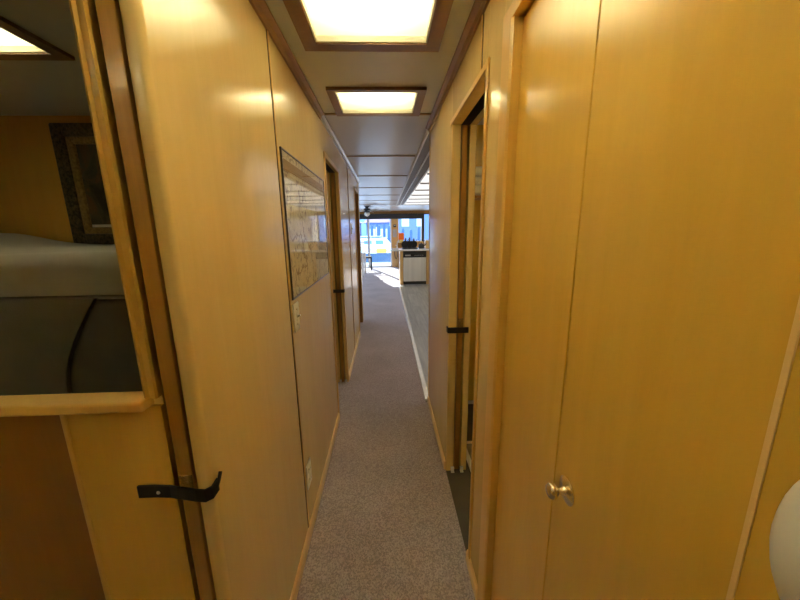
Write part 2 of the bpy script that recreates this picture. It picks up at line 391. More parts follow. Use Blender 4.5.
m = MB(); m.box(X0-0.06, X0, Y0, 5.8, 0, ZC); m.box(X0-0.06, X0, 5.8, 12.2, 0, 0.8); m.box(X0-0.06, X0, 5.8, 12.2, 1.85, ZC); m.box(X0-0.06, X0, 8.9, 9.1, 0.8, 1.85); m.box(X0-0.06, X0, 12.2, Y1, 0, ZC)
struct(m.build('wall_left', 'wood'))
struct(MB().box(X0, -0.515, 2.25, 2.30, 0, ZC).build('wall_back', 'bunk_wood'), 'maple wall behind the bunk', 'wall')
struct(MB().box(X0, X1, Y0-0.06, Y0, 0, ZC).build('wall_near', 'wood'))
# seams and casing on the left wall
def batten(x, side, y, z0, z1, w=0.012, t=0.005, mat='trim', groove=True):
    global k
    a, b = sorted((x, x+side*t))
    struct(MB().box(a, b, y, y+w, z0, z1, 0.002).build('trim_%d' % k, mat)); k += 1
    if groove:
        a, b = sorted((x-side*0.001, x+side*0.0012)); struct(MB().box(a, b, y-0.006, y, z0, z1).build('trim_%d' % k, 'gap_shade')); k += 1
batten(XL, 1, 1.297, 0.05, ZC-0.03, 0.012, 0.004, 'trim')
batten(XL, 1, 3.63, 0.05, ZC-0.03, 0.014, 0.005, 'dark_wood', False)
batten(XL, 1, 2.280, 0.0, 1.895, 0.033, 0.006, 'trim', False)
batten(XL, 1, 2.905, 0.0, 1.895, 0.045, 0.006, 'trim', False)
struct(MB().box(XL, XL+0.006, 2.28, 2.95, 1.87, 1.90, 0.002).build('trim_%d' % k, 'trim')); k += 1
batten(XL, 1, 4.36, 0.0, 1.94, 0.04, 0.006, 'trim', False)
struct(MB().box(XL, XL+0.006, 4.36, 5.0, 1.91, 1.94, 0.002).build('trim_%d' % k, 'trim')); k += 1
struct(MB().box(-0.505, XL+0.002, 4.965, 4.982, 0, 1.91, 0.002).build('trim_%d' % k, 'dark_wood')); k += 1
# baseboards left
def base(x, side, y0, y1, name, h=0.055, t=0.011):
    a, b = x, x+side*t
    pts = [(a, 0), (b, 0), (b, h-0.012), (a+side*t*0.5, h), (a, h)]
    struct(MB().prism(pts, y0, y1, 'y').build(name, 'base'))
base(XL, 1, 0.66, 2.28, 'baseboard_left'); base(XL, 1, 2.95, 4.36, 'baseboard_left')

# ---- partition facing the camera beside the left wall, with the opening to the bunk
YP = 0.65
p = MB(); p.box(-0.682, -0.479, YP, YP+0.03, 0, 1.045); struct(p.build('wall_partition', 'door_wood'), 'maple half wall below the bunk opening', 'wall')
struct(MB().box(-1.75, -0.675, YP+0.035, YP+0.06, 0, 1.045).build('wall_partition', 'dark_wood'), 'recessed panel under the bunk ledge, shade put into its wood colour', 'wall')  # panel's shade is put into a darker wood colour
struct(MB().box(-0.684, -0.673, YP-0.004, YP+0.03, 0, 1.045, 0.003).build('trim_%d' % k, 'trim')); k += 1
struct(MB().box(-1.75, -0.498, YP-0.026, YP+0.030, 1.045, 1.068, 0.005).build('trim_%d' % k, 'trim'), 'maple ledge under the bunk opening', 'trim'); k += 1
# moulded post at the right of the opening
struct(MB().prism([(-0.479, YP+0.03), (-0.479, YP-0.002), (-0.481, YP-0.008), (-0.486, YP-0.008), (-0.488, YP-0.003), (-0.496, YP-0.003), (-0.499, YP-0.009), (-0.504, YP-0.007), (-0.511, YP+0.004), (-0.515, YP+0.03)], 1.066, ZC).build('trim_%d' % k, 'trim')); k += 1
struct(MB().box(-1.80, -1.72, YP, YP+0.06, 0, ZC).build('wall_partition', 'wood'))
struct(MB().box(X0, -1.80, YP, YP+0.06, 0, ZC).build('wall_partition', 'wood'))
# the sliding door parked in the left pocket
d = thing('pocket_door', 'maple sliding door edge in the slot beside the bunk opening', 'door', (-0.453, 0.98, 0.0))
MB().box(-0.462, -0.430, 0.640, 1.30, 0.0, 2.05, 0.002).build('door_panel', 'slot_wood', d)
MB().box(-0.460, -0.432, 0.637, 0.643, 0.835, 0.885, 0.001).build('edge_plate', 'gilt', d)

# ---- right side: closet, short wall, bathroom doorway, wall to the galley
XD = XR+0.020       # face of the recessed closet doors
wr = MB(); wr.box(XR, 0.37, 0.985, 1.128, 0, ZC, 0.002); struct(wr.build('wall_right', 'wood'), 'maple wall between closet and bathroom door', 'wall')
struct(MB().box(XR, 0.446, 1.128, 1.69, 1.885, ZC).build('wall_right', 'wood'))
wr = MB(); wr.prism(skin_pts(XR, 0.369, 1.69, 2.50, 0.006, -1), 0, ZC); struct(wr.build('wall_right', 'wood', smooth=True))
struct(MB().prism(skin_pts(0.446, 0.411, 1.69, 2.50, 0.006, -1), 0, ZC).build('wall_right', 'wood'))
struct(MB().box(XR-0.003, 0.45, 2.49, 2.515, 0, ZC, 0.004).build('trim_%d' % k, 'trim')); k += 1
struct(MB().box(0.36, 0.44, 2.40, 2.41, 0, ZC).build('trim_%d' % k, 'gap_shade')); k += 1
struct(MB().box(0.45, X1, 2.45, 2.50, 0, ZC).build('wall_right', 'wood'))
struct(MB().box(0.37, X1, 0.985, 1.03, 0, ZC).build('wall_right', 'wood'))
m = MB(); m.box(X1, X1+0.06, Y0, Y1, 0, ZC)
struct(m.build('wall_right', 'wood'))
struct(MB().box(XR, 0.37, -0.70, 0.985, 1.935, ZC).build('wall_right', 'wood'))
struct(MB().box(XR, 0.37, Y0, 0.2357, 0, 1.935).build('wall_right', 'door_wood'), 'maple wall to the right of the closet doors', 'wall')
# closet casing
cs = MB(); cs.prism([(XR-0.006, 0.925), (XR-0.002, 0.914), (XD+0.03, 0.914), (XD+0.03, 0.987), (XR-0.004, 0.987), (XR-0.008, 0.978)], 0, 1.935); struct(cs.build('trim_%d' % k, 'trim')); k += 1
struct(MB().box(XR-0.006, XD+0.03, 0.235, 0.985, 1.905, 1.94, 0.002).build('trim_%d' % k, 'trim')); k += 1
struct(MB().box(XR-0.0015, XD+0.03, 0.2355, 0.241, 0, 1.935, 0.0005).build('trim_%d' % k, 'base')); k += 1
# closet doors
def closet_door(y0, y1, label):
    t = thing('closet_door', label, 'door', (XD+0.012, (y0+y1)/2, 0.004), 'closet doors')
    MB().box(XD, XD+0.022, y0, y1, 0.004, 1.900, 0.0015).build('door_panel', 'door_wood', t)
    return t
closet_door(0.592, 0.912, 'honey maple closet door without a knob, next to the casing')
rd = closet_door(0.243, 0.589, 'honey maple closet door carrying the brass knob')
kb = MB(); kb.lathe([(0.0, 0.0), (0.027, 0.0), (0.027, 0.002), (0.023, 0.004), (0.009, 0.007), (0.0065, 0.012), (0.0065, 0.019), (0.011, 0.023), (0.0155, 0.029), (0.0155, 0.033), (0.012, 0.038), (0.006, 0.0405), (0, 0.041)], (XD, 0.542, 0.895), (-1, 0, 0), 28)
kb.build('knob', 'brass', rd, smooth=True)['label'] = 'round polished brass knob'
# trims right wall
batten(XR, -1, 1.200, 1.90, ZC-0.03, 0.012, 0.004, 'trim')
struct(MB().box(XR-0.008, XR, 1.108, 1.130, 0, 1.905, 0.003).build('trim_%d' % k, 'trim')); k += 1
struct(MB().box(XR-0.006, XR, 1.108, 1.72, 1.885, 1.905, 0.002).build('trim_%d' % k, 'trim')); k += 1
base(XR, -1, 1.70, 2.495, 'baseboard_right'); base(XR, -1, 0.99, 1.15, 'baseboard_right')
struct(MB().box(0.369, 0.411, 1.13, 1.69, 1.8835, 1.8855).build('trim_%d' % k, 'gap_shade')); k += 1  # solid dark strip painting the shade of the head slot
struct(MB().box(-0.458, -0.411, 2.315, 2.905, 1.8685, 1.8705).build('trim_%d' % k, 'gap_shade')); k += 1  # same painted slot shade over the left doorway
# bathroom interior
struct(MB().box(0.45, X1, 2.435, 2.45, 0.0, 0.03).build('baseboard_back', 'pale_trim'))
struct(MB().box(0.446, X1, 2.44, 2.45, 0.03, ZC).build('wall_back', 'door_wood'), 'bathroom far wall', 'wall')
struct(MB().box(1.30, 1.34, 1.03, 2.45, 0, ZC).build('wall_right', 'wood'))
d = thing('pocket_door', 'maple sliding door edge in the bathroom doorway slot', 'door', (0.389, 2.0, 0.0))
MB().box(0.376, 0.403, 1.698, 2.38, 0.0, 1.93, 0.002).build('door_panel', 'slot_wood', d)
MB().box(0.376, 0.404, 1.6935, 1.699, 0.86, 0.93, 0.001).build('edge_plate', 'gilt', d)
d = thing('pocket_door', 'maple sliding door edge in the far left doorway slot', 'door', (-0.435, 3.4, 0.0))
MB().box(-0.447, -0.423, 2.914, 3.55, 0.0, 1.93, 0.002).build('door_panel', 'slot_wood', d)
# white plastic guides at the foot of the slots
for i, (x, y, lab) in enumerate(((0.362, 1.682, 'white plastic door guide on the corridor side of the bathroom slot'), (0.416, 1.682, 'white plastic door guide on the bathroom side of the slot'),
                  (-0.455, 2.897, 'white plastic door guide on the left of the far doorway slot'), (-0.405, 2.897, 'white plastic door guide on the right of the far doorway slot'))):
    g = MB(); g.box(x-0.010, x+0.010, y-0.014, y+0.008, 0, 0.006, 0.002); g.box(x-0.010, x+0.010, y-0.003, y+0.008, 0.003, 0.030, 0.003)
    tag(g.build('door_guide', 'white_gloss'), lab, 'door guide', 'pocket door guides')

# ---- far end: living room back wall with glass door and windows
YB = 12.70
struct(MB().box(X0, X1, YB, YB+0.06, 1.99, ZC).build('wall_far', 'dark_wood'), 'brown wood band above the far windows', 'wall')
struct(MB().box(0.215, 0.46, YB, YB+0.06, 0, 1.99).build('wall_far', 'cab_wood'), 'maple post between glass door and window', 'wall')
struct(MB().box(0.46, X1, YB, YB+0.06, 0, 0.96).build('wall_far', 'cab_wood'))
struct(MB().box(X0, -1.25, YB, YB+0.06, 0, 1.99).build('wall_far', 'cab_wood'))
struct(MB().box(0.46, X1, YB-0.08, YB, 0.94, 0.965, 0.004).build('trim_%d' % k, 'cab_wood'), 'window sill board', 'trim'); k += 1
b = MB(); b.box(-2.2, 1.42, YB-0.11, YB-0.005, 1.80, 1.985, 0.02); tag(b.build('roller_blind', 'blind'), 'long dark rolled up blind above the far glass door', 'blind')
def window(name, x0, x1, z0, z1, muls, fr=0.035, mat='white'):
    f = MB(); f.box(x0, x0+fr, YB, YB+0.05, z0, z1, 0.004); f.box(x1-fr, x1, YB, YB+0.05, z0, z1, 0.004); f.box(x0, x1, YB, YB+0.05, z0, z0+fr, 0.004); f.box(x0, x1, YB, YB+0.05, z1-fr, z1, 0.004)
    for kx, a in muls:
        if kx == 'v': f.box(a-fr/2, a+fr/2, YB, YB+0.05, z0, z1, 0.004)
        else: f.box(x0, x1, YB+0.005, YB+0.045, a-fr/2, a+fr/2, 0.004)
    o = struct(f.build(name, mat))
    MB().box(x0+fr*0.5, x1-fr*0.5, YB+0.022, YB+0.028, z0+fr*0.5, z1-fr*0.5).build('pane', 'glass', o)
    return o
struct(window('door_1', -0.66, 0.215, 0.0, 1.99, [], 0.05), 'white framed sliding glass door at the far end', 'door')
window('window_1', -1.25, -0.66, 0.0, 1.99, [('h', 0.95)], 0.035, 'grey_plastic')
window('window_2', 0.46, 1.36, 0.96, 1.99, [], 0.025, 'white')
window('window_3', 1.42, X1, 0.96, 1.99, [], 0.03, 'metal_dark')
struct(MB().box(1.36, 1.42, YB-0.01, YB+0.05, 0.96, 1.99, 0.003).build('trim_%d' % k, 'metal_dark')); k += 1

def added_side_window(name, x, y0, y1, z0, z1):
    f = MB(); w = 0.03
    f.box(x-0.025, x+0.025, y0, y0+w, z0, z1); f.box(x-0.025, x+0.025, y1-w, y1, z0, z1); f.box(x-0.025, x+0.025, y0, y1, z0, z0+w); f.box(x-0.025, x+0.025, y0, y1, z1-w, z1)
    o = struct(f.build(name, 'white')); MB().box(x-0.004, x+0.004, y0+w/2, y1-w/2, z0+w/2, z1-w/2).build('pane', 'glass', o)
added_side_window('added_window_4', X0-0.03, 5.8, 8.9, 0.8, 1.85); added_side_window('added_window_5', X0-0.03, 9.1, 12.2, 0.8, 1.85)  # unseen windows added to let more daylight into the living room


# ------------------------------------------------------------------ ceiling lights
def ceiling_light(h, fx0, fx1, fy0, fy1, label, ty, tube='tube'):
    x0, x1, y0, y1 = h
    t = thing('ceiling_light', label, 'ceiling light', ((x0+x1)/2, (y0+y1)/2, ZC), 'recessed ceiling lights')
    f = slab([h], fx0, fx1, fy0, fy1, ZC-0.014, ZC)
    f.build('frame', 'lamp_frame', t)
    lip = slab([(x0+0.006, x1-0.006, y0+0.006, y1-0.006)], x0, x1, y0, y1, ZC-0.008, ZC+0.020); lip.build('lens_rim', 'ivory', t)
    MB().box(x0+0.005, x1-0.005, y0+0.005, y1-0.005, ZC+0.012, ZC+0.015).build('diffuser', 'diffuser', t)
    hs = MB(); z1 = ZC+0.115
    hs.box(x0-0.004, x1+0.004, y0-0.004, y1+0.004, z1, z1+0.006); hs.box(x0-0.004, x0, y0, y1, ZC+0.02, z1); hs.box(x1, x1+0.004, y0, y1, ZC+0.02, z1)
    hs.box(x0, x1, y0-0.004, y0, ZC+0.02, z1); hs.box(x0, x1, y1, y1+0.004, ZC+0.02, z1); hs.build('housing', 'housing', t)
    MB().tube([(x0+0.06, ty, ZC+0.068), (x1-0.06, ty, ZC+0.068)], 0.012, 12).build('lamp_tube', tube, t)
    return t
ceiling_light(LIGHTS[0], -0.297, 0.222, 1.05, 1.468, 'large square recessed light nearest the viewer in the corridor ceiling', 1.22)
ceiling_light(LIGHTS[1], -0.283, 0.220, 1.828, 2.218, 'second recessed corridor ceiling light, between the doorways', 1.955)
ceiling_light(LIGHTS[2], -1.77, -1.235, 1.13, 1.553, 'recessed ceiling light above the bunk', 1.34)
ceiling_light(LIGHTS[3], -0.297, 0.222, 0.29, 0.708, 'added unseen fill light in the ceiling above the closet doors', 0.46, 'fill_tube')  # added out of view to brighten the near corridor
ceiling_light(LIGHTS[4], 0.55, 1.07, 1.50, 1.92, 'added unseen fill light in the bathroom ceiling', 1.7)  # added unseen, brightens the bathroom and the doorway
ceiling_light(LIGHTS[5], -1.45, -0.93, -0.67, -0.25, 'added unseen fill light in the cabin ceiling outside the corridor end', -0.46, 'fill_tube')  # added behind the viewer as frontal fill
for i in range(8):
    y = 2.62 + i*0.86
    t = thing('ceiling_panel_light', 'luminous white galley ceiling panel, %s from the corridor' % ['first', 'second', 'third', 'fourth', 'fifth', 'sixth', 'seventh', 'eighth'][i], 'ceiling light', (1.05, y+0.4, ZC), 'galley ceiling panels')
    MB().box(0.53, 1.70, y, y+0.83, ZC-0.012, ZC-0.001, 0.003).build('panel', 'lum', t)
    MB().box(0.53, 1.70, y+0.83, y+0.86, ZC-0.03, ZC-0.001, 0.003).build('cross_bar', 'soffit', t)

# ------------------------------------------------------------------ bunk
def bed():
    t = thing('bunk_bed', 'grey made up bunk bed behind the half wall', 'bed', (-1.6, 1.65, 0))
    x0, x1, y0, y1 = -2.55, -0.80, 1.10, 2.19
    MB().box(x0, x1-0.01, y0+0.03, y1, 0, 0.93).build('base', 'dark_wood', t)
    b = bmesh.new(); nx, ny = 60, 40
    def top(x, y):
        hump = 0.075*math.exp(-((x+2.35)/0.28)**2)*min(1, max(0, (y-1.2)/0.4))
        hump += 0.006*math.sin(x*5)*math.sin(y*7)
        return 1.335 + hump
    grid = []
    R = 0.055
    for i in range(nx+1):
        row = []
        x = x0 + (x1-x0)*i/nx
        prof = [(y0+0.004, 1.195), (y0, 1.215), (y0, 1.245), (y0, 1.335-R)]
        for q in range(1, 7):
            a = PI/2*q/6; prof.append((y0+R-R*math.cos(a), 1.335-R+R*math.sin(a)))
        for q in range(1, ny+1): prof.append((y0+R+(y1-y0-R)*q/ny, 1.335))
        for (y, z) in prof:
            zz = z + (top(x, y)-1.335)*max(0, (z-1.2)/0.135)
            xx = min(x, x1); row.append(b.verts.new((xx, y, zz)))
        grid.append(row)
    for a, c in zip(grid, grid[1:]):
        for q in range(len(a)-1): b.faces.new((a[q], a[q+1], c[q+1], c[q]))
    # right end face
    for row in (grid[0], grid[-1]):
        lo = [b.verts.new((v.co.x, v.co.y, 1.195)) for v in row[1:]]
        pv = [row[0]] + lo
        b.faces.new((row[0], row[1], pv[1]))
        for q in range(1, len(row)-1): b.faces.new((row[q], row[q+1], pv[q+1], pv[q]))
    m = MB(); m.bm.free(); m.bm = b; m.build('mattress', 'sheet', t, smooth=True)
    m = MB(); m.tube([(x0, y0-0.002, 1.197), (x1, y0-0.002, 1.197)], 0.007, 8); m.build('piping', 'duvet', t, smooth=True)
    # bedspread front drop with a rounded, lapped corner flap
    dr = MB(); pts = []
    n = 60
    b2 = bmesh.new(); rows = []
    for i in range(n+1):
        x = x0 + (-0.945-x0)*i/n; row = []
        for q in range(13):
            z = 1.195 - (1.195-0.60)*q/12; cv = x
            edge = -0.945 - 0.155*math.sin(min(1, (1.195-z)/0.34)*PI/2)
            cv = x0 + (edge-x0)*i/n
            row.append(b2.verts.new((cv, y0-0.012-0.010*math.sin(x*9)*q/12 - 0.008*math.exp(-((i-n)/3.0)**2), z)))
        rows.append(row)
    for a, c in zip(rows, rows[1:]):
        for q in range(12): b2.faces.new((a[q], a[q+1], c[q+1], c[q]))
    ext = bmesh.ops.extrude_face_region(b2, geom=list(b2.faces)); bmesh.ops.translate(b2, verts=[v for v in ext['geom'] if isinstance(v, bmesh.types.BMVert)], vec=(0, 0.014, 0))
    m = MB(); m.bm.free(); m.bm = b2; m.build('bedspread', 'duvet', t, smooth=True)
    m = MB(); m.box(x0+0.01, x1+0.005, y0+0.004, y1, 0.60, 1.198, 0.03, 3); m.build('box_spring', 'duvet_dark', t, smooth=True)
bed()
pf = thing('framed_painting', 'dark painting in a carved gilt frame on the bunk back wall', 'painting', (-1.70, 2.25, 1.32))
fx0, fx1, fz0, fz1 = -1.985, -1.42, 1.325, 2.048
m = MB(); w = 0.075
for bx in ((fx0, fx0+w, fz0, fz1), (fx1-w, fx1, fz0, fz1), (fx0+w-0.01, fx1-w+0.01, fz0, fz0+w), (fx0+w-0.01, fx1-w+0.01, fz1-w, fz1)):
    m.box(bx[0], bx[1], 2.205, 2.25, bx[2], bx[3], 0.012, 3)
m.build('frame', 'ornate', pf, smooth=True)
m = MB()
for bx in ((fx0+w, fx0+w+0.04, fz0+w, fz1-w), (fx1-w-0.04, fx1-w, fz0+w, fz1-w), (fx0+w+0.03, fx1-w-0.03, fz0+w, fz0+w+0.04), (fx0+w+0.03, fx1-w-0.03, fz1-w-0.04, fz1-w)):
    m.box(bx[0], bx[1], 2.215, 2.25, bx[2], bx[3], 0.006, 2)
m.build('gilt_slip', 'gilt', pf, smooth=True)
MB().box(fx0+w+0.03, fx1-w-0.03, 2.235, 2.248, fz0+w+0.03, fz1-w-0.03).build('canvas', 'painting', pf)
MB().box(fx0+w+0.045, fx1-w-0.045, 2.230, 2.236, fz0+w+0.042, fz0+w+0.058).build('caption_strip', 'pale_trim', pf)

# ------------------------------------------------------------------ left wall fittings
ch = thing('framed_chart', 'large framed chart under glass on the left corridor wall', 'picture', (XL, 1.76, 1.415))
y0, y1, z0, z1 = 1.331, 2.192, 1.124, 1.709
m = MB(); fw = 0.007
m.box(XL, XL+0.0075, y0, y0+fw, z0, z1, 0.002); m.box(XL, XL+0.0075, y1-fw, y1, z0, z1, 0.002); m.box(XL, XL+0.0075, y0, y1, z0, z0+fw, 0.002); m.box(XL, XL+0.0075, y0, y1, z1-fw, z1, 0.002)
m.build('frame', 'frame_grey', ch)
MB().box(XL+0.001, XL+0.003, y0+fw, y1-fw, z0+fw, z1-fw).build('chart_sheet', 'map', ch)
MB().box(XL+0.003, XL+0.0035, y0+0.03, y1-0.03, z1-0.075, z1-0.035).build('title_band', 'map_band', ch)
MB().box(XL+0.0045, XL+0.0055, y0+fw, y1-fw, z0+fw, z1-fw).build('glass_pane', 'pic_glass', ch)
def plate(y, z, label, kind):
    t = thing('light_switch' if kind == 's' else 'power_outlet', label, 'switch' if kind == 's' else 'outlet', (XL, y, z))
    MB().box(XL, XL+0.006, y-0.038, y+0.038, z-0.06, z+0.06, 0.003).build('cover_plate', 'ivory', t)
    if kind == 's':
        MB().box(XL+0.005, XL+0.008, y-0.008, y+0.008, z-0.016, z+0.016, 0.001).build('toggle_surround', 'ivory', t)
        MB().prism([(XL+0.006, z-0.006), (XL+0.020, z+0.004), (XL+0.020, z+0.010), (XL+0.006, z+0.006)], y-0.005, y+0.005, 'y').build('toggle', 'ivory', t)
        for s in (-1, 1): MB().lathe([(0.0035, 0), (0.003, 0.0015), (0, 0.002)], (XL+0.006, y, z+s*0.032), (1, 0, 0), 12).build('screw', 'brass', t)
    else:
        for s in (-1, 1):
            r = MB().box(XL+0.005, XL+0.009, y-0.017, y+0.017, z+s*0.026-0.015, z+s*0.026+0.015, 0.004, 3).build('socket', 'ivory', t)
            q = MB(); q.box(XL+0.0085, XL+0.0095, y-0.008, y-0.006, z+s*0.026-0.004, z+s*0.026+0.006); q.box(XL+0.0085, XL+0.0095, y+0.006, y+0.008, z+s*0.026-0.004, z+s*0.026+0.006); q.build('slots', 'black', r)
    return t
plate(1.368, 1.046, 'ivory toggle switch below the framed chart', 's')
plate(1.365, 0.285, 'ivory wall outlet just above the left baseboard', 'o')
plate(3.83, 1.417, 'small ivory switch on the far left wall panel', 's')

# black latch straps holding the sliding doors in their pockets
def strap(label, pts, w, screw, hook):
    t = thing('door_strap', label, 'strap', pts[0], 'door straps')
    MB().strip(pts, w, 0.005).build('band', 'strap', t)
    if hook: MB().tube(hook, 0.004, 8).build('hook', 'strap', t, smooth=True)
    if screw: MB().lathe([(0.0045, 0), (0.0035, 0.002), (0, 0.003)], screw, (0, -1, 0), 12).build('screw', 'white', t, smooth=True)
zs = 0.842; yy = YP
strap('long black latch strap on the half wall, hooked round the near left wall edge', [(-0.556, yy-0.004, zs+0.002), (-0.52, yy-0.004, zs+0.002), (-0.485, yy-0.006, zs+0.001), (-0.465, yy-0.013, zs+0.003), (-0.445, yy-0.018, zs+0.004), (-0.420, yy-0.023, zs+0.003), (-0.402, yy-0.024, zs+0.002), (-0.389, yy-0.018, zs+0.005), (-0.383, yy-0.004, zs+0.014)], 0.029, (-0.512, yy-0.0065, zs), [(-0.384, yy-0.010, zs+0.008), (-0.3825, yy+0.002, zs+0.022), (-0.3835, yy+0.012, zs+0.032)])
zs = 0.868
strap('short black latch strap across the bathroom doorway slot', [(0.432, 1.686, zs), (0.40, 1.686, zs), (0.365, 1.685, zs), (0.335, 1.684, zs), (0.322, 1.688, zs), (0.318, 1.70, zs+0.006)], 0.031, None, [(0.321, 1.692, zs+0.002), (0.318, 1.70, zs+0.018)])
zs = 0.875
strap('short black latch strap across the far left doorway slot', [(-0.478, 2.900, zs), (-0.44, 2.900, zs), (-0.40, 2.899, zs), (-0.384, 2.902, zs), (-0.380, 2.92, zs)], 0.030, None, None)

# globe on the wall at the right edge of view
GY, GZ = 0.12, 1.22
g = thing('wall_globe', 'smooth white globe on the wall at lower right edge', 'wall lamp', (XR, GY, GZ))
MB().lathe([(0.035, 0), (0.035, 0.006), (0.026, 0.012), (0.022, 0.016)], (XR, GY, GZ), (-1, 0, 0), 32).build('mount_plate', 'white_gloss', g, smooth=True)
pr = [(0.05*math.sin(PI*i/24), GZ-0.07*math.cos(PI*i/24)) for i in range(25)]; pr[0] = (0, pr[0][1]); pr[-1] = (0, pr[-1][1])
MB().lathe(pr, (XR-0.062, GY, 0), (0, 0, 1), 40).build('globe', 'white', g, smooth=True)

# ------------------------------------------------------------------ bathroom things
t = thing('bath_mat', 'grey bathroom floor mat with white rim', 'mat', (0.62, 1.80, 0))
m = slab([(0.492, 0.788, 1.690, 1.915)], 0.468, 0.812, 1.663, 1.938, 0.0, 0.016); m.build('rim', 'white', t)
MB().box(0.492, 0.788, 1.690, 1.915, 0.0, 0.011).build('pad', 'mat_grey', t)
t = thing('wall_shelf', 'small bathroom shelf seen through the right doorway', 'shelf', (0.68, 2.35, 1.60))
MB().box(0.47, 0.95, 2.26, 2.44, 1.60, 1.618, 0.003).build('board', 'dark_wood', t)
for x in (0.52, 0.90): MB().prism([(2.44, 1.60), (2.30, 1.60), (2.44, 1.50)], x, x+0.015, 'x').build('bracket', 'dark_wood', t)
for i, (h, lb) in enumerate(((0.075, 'white folded towel at the bottom of the shelf stack'), (0.05, 'white folded towel in the middle of the shelf stack'), (0.06, 'white folded towel on top of the shelf stack'))):
    z = 1.618 + sum((0.075, 0.05, 0.06)[:i])
    tag(MB().box(0.49, 0.86, 2.27, 2.42, z, z+h, 0.02, 4).build('folded_towel', 'towel', smooth=True), lb, 'towel', 'folded towels')

# ------------------------------------------------------------------ galley counter
cb = thing('base_cabinet', 'maple cabinet end panel left of the dishwasher', 'cabinet', (0.388, 8.8, 0))
MB().box(0.345, 0.425, 8.50, 9.15, 0.0, 0.868, 0.003).build('body', 'cab_wood', cb)
MB().box(0.345, 0.425, 8.494, 8.502, 0.05, 0.86, 0.002).build('end_panel', 'cab_wood', cb)
cb = thing('base_cabinet', 'maple cabinet right of the dishwasher', 'cabinet', (1.3, 8.8, 0))
MB().box(1.030, 1.70, 8.50, 9.15, 0.0, 0.868, 0.003).build('body', 'cab_wood', cb)
dd = MB().box(1.04, 1.45, 8.482, 8.500, 0.16, 0.85, 0.004).build('door', 'cab_wood', cb)
MB().tube([(1.13, 8.482, 0.62), (1.13, 8.455, 0.64), (1.13, 8.455, 0.74), (1.13, 8.482, 0.76)], 0.006, 8).build('handle', 'metal_dark', dd)
dw = thing('dishwasher', 'stainless steel dishwasher facing down the corridor', 'dishwasher', (0.755, 8.8, 0))
MB().box(0.430, 1.026, 8.52, 9.10, 0.0, 0.862).build('tub', 'metal_dark', dw)
MB().box(0.434, 1.020, 8.482, 8.522, 0.085, 0.700, 0.006).build('door', 'steel', dw)
cp = MB().box(0.434, 1.020, 8.484, 8.522, 0.704, 0.800, 0.004).build('control_panel', 'black', dw)
for i in range(5): MB().box(0.72+0.05*i, 0.745+0.05*i, 8.482, 8.486, 0.75, 0.765, 0.001).build('button', 'grey_plastic', cp)
MB().box(0.48, 0.62, 8.481, 8.486, 0.74, 0.775, 0.002).build('display', 'grey_plastic', cp)
MB().box(0.434, 1.020, 8.54, 8.56, 0.0, 0.08).build('kick_plate', 'black', dw)
wt = MB(); wt.box(0.13, 1.72, 8.46, 9.30, 0.868, 0.905, 0.008, 3); tag(wt.build('worktop', 'white_gloss'), 'white galley worktop over the dishwasher', 'worktop')
ZT = 0.905
r = thing('drying_tray', 'dark drying tray on the worktop under the pans', 'tray', (0.62, 9.0, ZT))
MB().box(0.42, 0.84, 8.82, 9.14, ZT, ZT+0.012, 0.004).build('base', 'black', r)
slab([(0.432, 0.828, 8.832, 9.128)], 0.42, 0.84, 8.82, 9.14, ZT+0.010, ZT+0.02).build('rim', 'metal_dark', r)
for i, (x, lb) in enumerate(((0.50, 'leftmost dark round pan standing on the drying tray'), (0.62, 'middle dark round pan standing on the drying tray'), (0.745, 'rightmost dark round pan standing on the drying tray'))):
    t = thing('pan', lb, 'pan', (x, 8.93+0.06*i, ZT+0.012), 'pans on the drying tray')
    MB().lathe([(0, 0), (0.085, 0), (0.098, 0.03), (0.094, 0.03), (0.082, 0.005), (0, 0.005)], (x, 8.93+0.06*i, ZT+0.012+0.098), (0, -1, 0), 28).build('bowl', 'black', t, smooth=True)
    MB().tube([(x+0.055, 8.92+0.06*i, ZT+0.18), (x+0.09, 8.92+0.06*i, ZT+0.24)], 0.008, 8).build('handle', 'black', t, smooth=True)
kt = thing('kettle', 'dark rounded kettle on the worktop', 'kettle', (0.95, 9.0, ZT))
MB().lathe([(0.075, 0), (0.085, 0.02), (0.08, 0.09), (0.05, 0.125), (0.012, 0.135), (0.012, 0.15), (0, 0.155)], (0.95, 9.0, ZT), (0, 0, 1), 28).build('body', 'metal_dark', kt, smooth=True)
MB().tube([(0.88, 9.0, ZT+0.10), (0.89, 9.0, ZT+0.19), (0.95, 9.0, ZT+0.22), (1.01, 9.0, ZT+0.19), (1.02, 9.0, ZT+0.10)], 0.008, 8).build('handle', 'black', kt, smooth=True)
MB().tube([(0.99, 8.96, ZT+0.06), (1.05, 8.92, ZT+0.10), (1.07, 8.90, ZT+0.13)], 0.012, 8).build('spout', 'metal_dark', kt, smooth=True)
ft = thing('faucet', 'arched chrome faucet on the worktop by the post', 'faucet', (0.30, 9.2, ZT))
MB().lathe([(0.03, 0), (0.03, 0.01), (0.018, 0.02), (0.016, 0.06)], (0.30, 9.2, ZT), (0, 0, 1), 20).build('base', 'white_gloss', ft, smooth=True)
MB().tube([(0.30, 9.2, ZT+0.05), (0.30, 9.2, ZT+0.13), (0.31, 9.14, ZT+0.19), (0.33, 9.07, ZT+0.20), (0.345, 9.03, ZT+0.16)], 0.012, 10).build('spout', 'white_gloss', ft, smooth=True)
MB().tube([(0.30, 9.2, ZT+0.06), (0.25, 9.17, ZT+0.09)], 0.008, 8).build('lever', 'white_gloss', ft, smooth=True)
sb = thing('countertop_box', 'maple box with a white lid at the right end of the worktop', 'box', (1.16, 9.1, ZT))
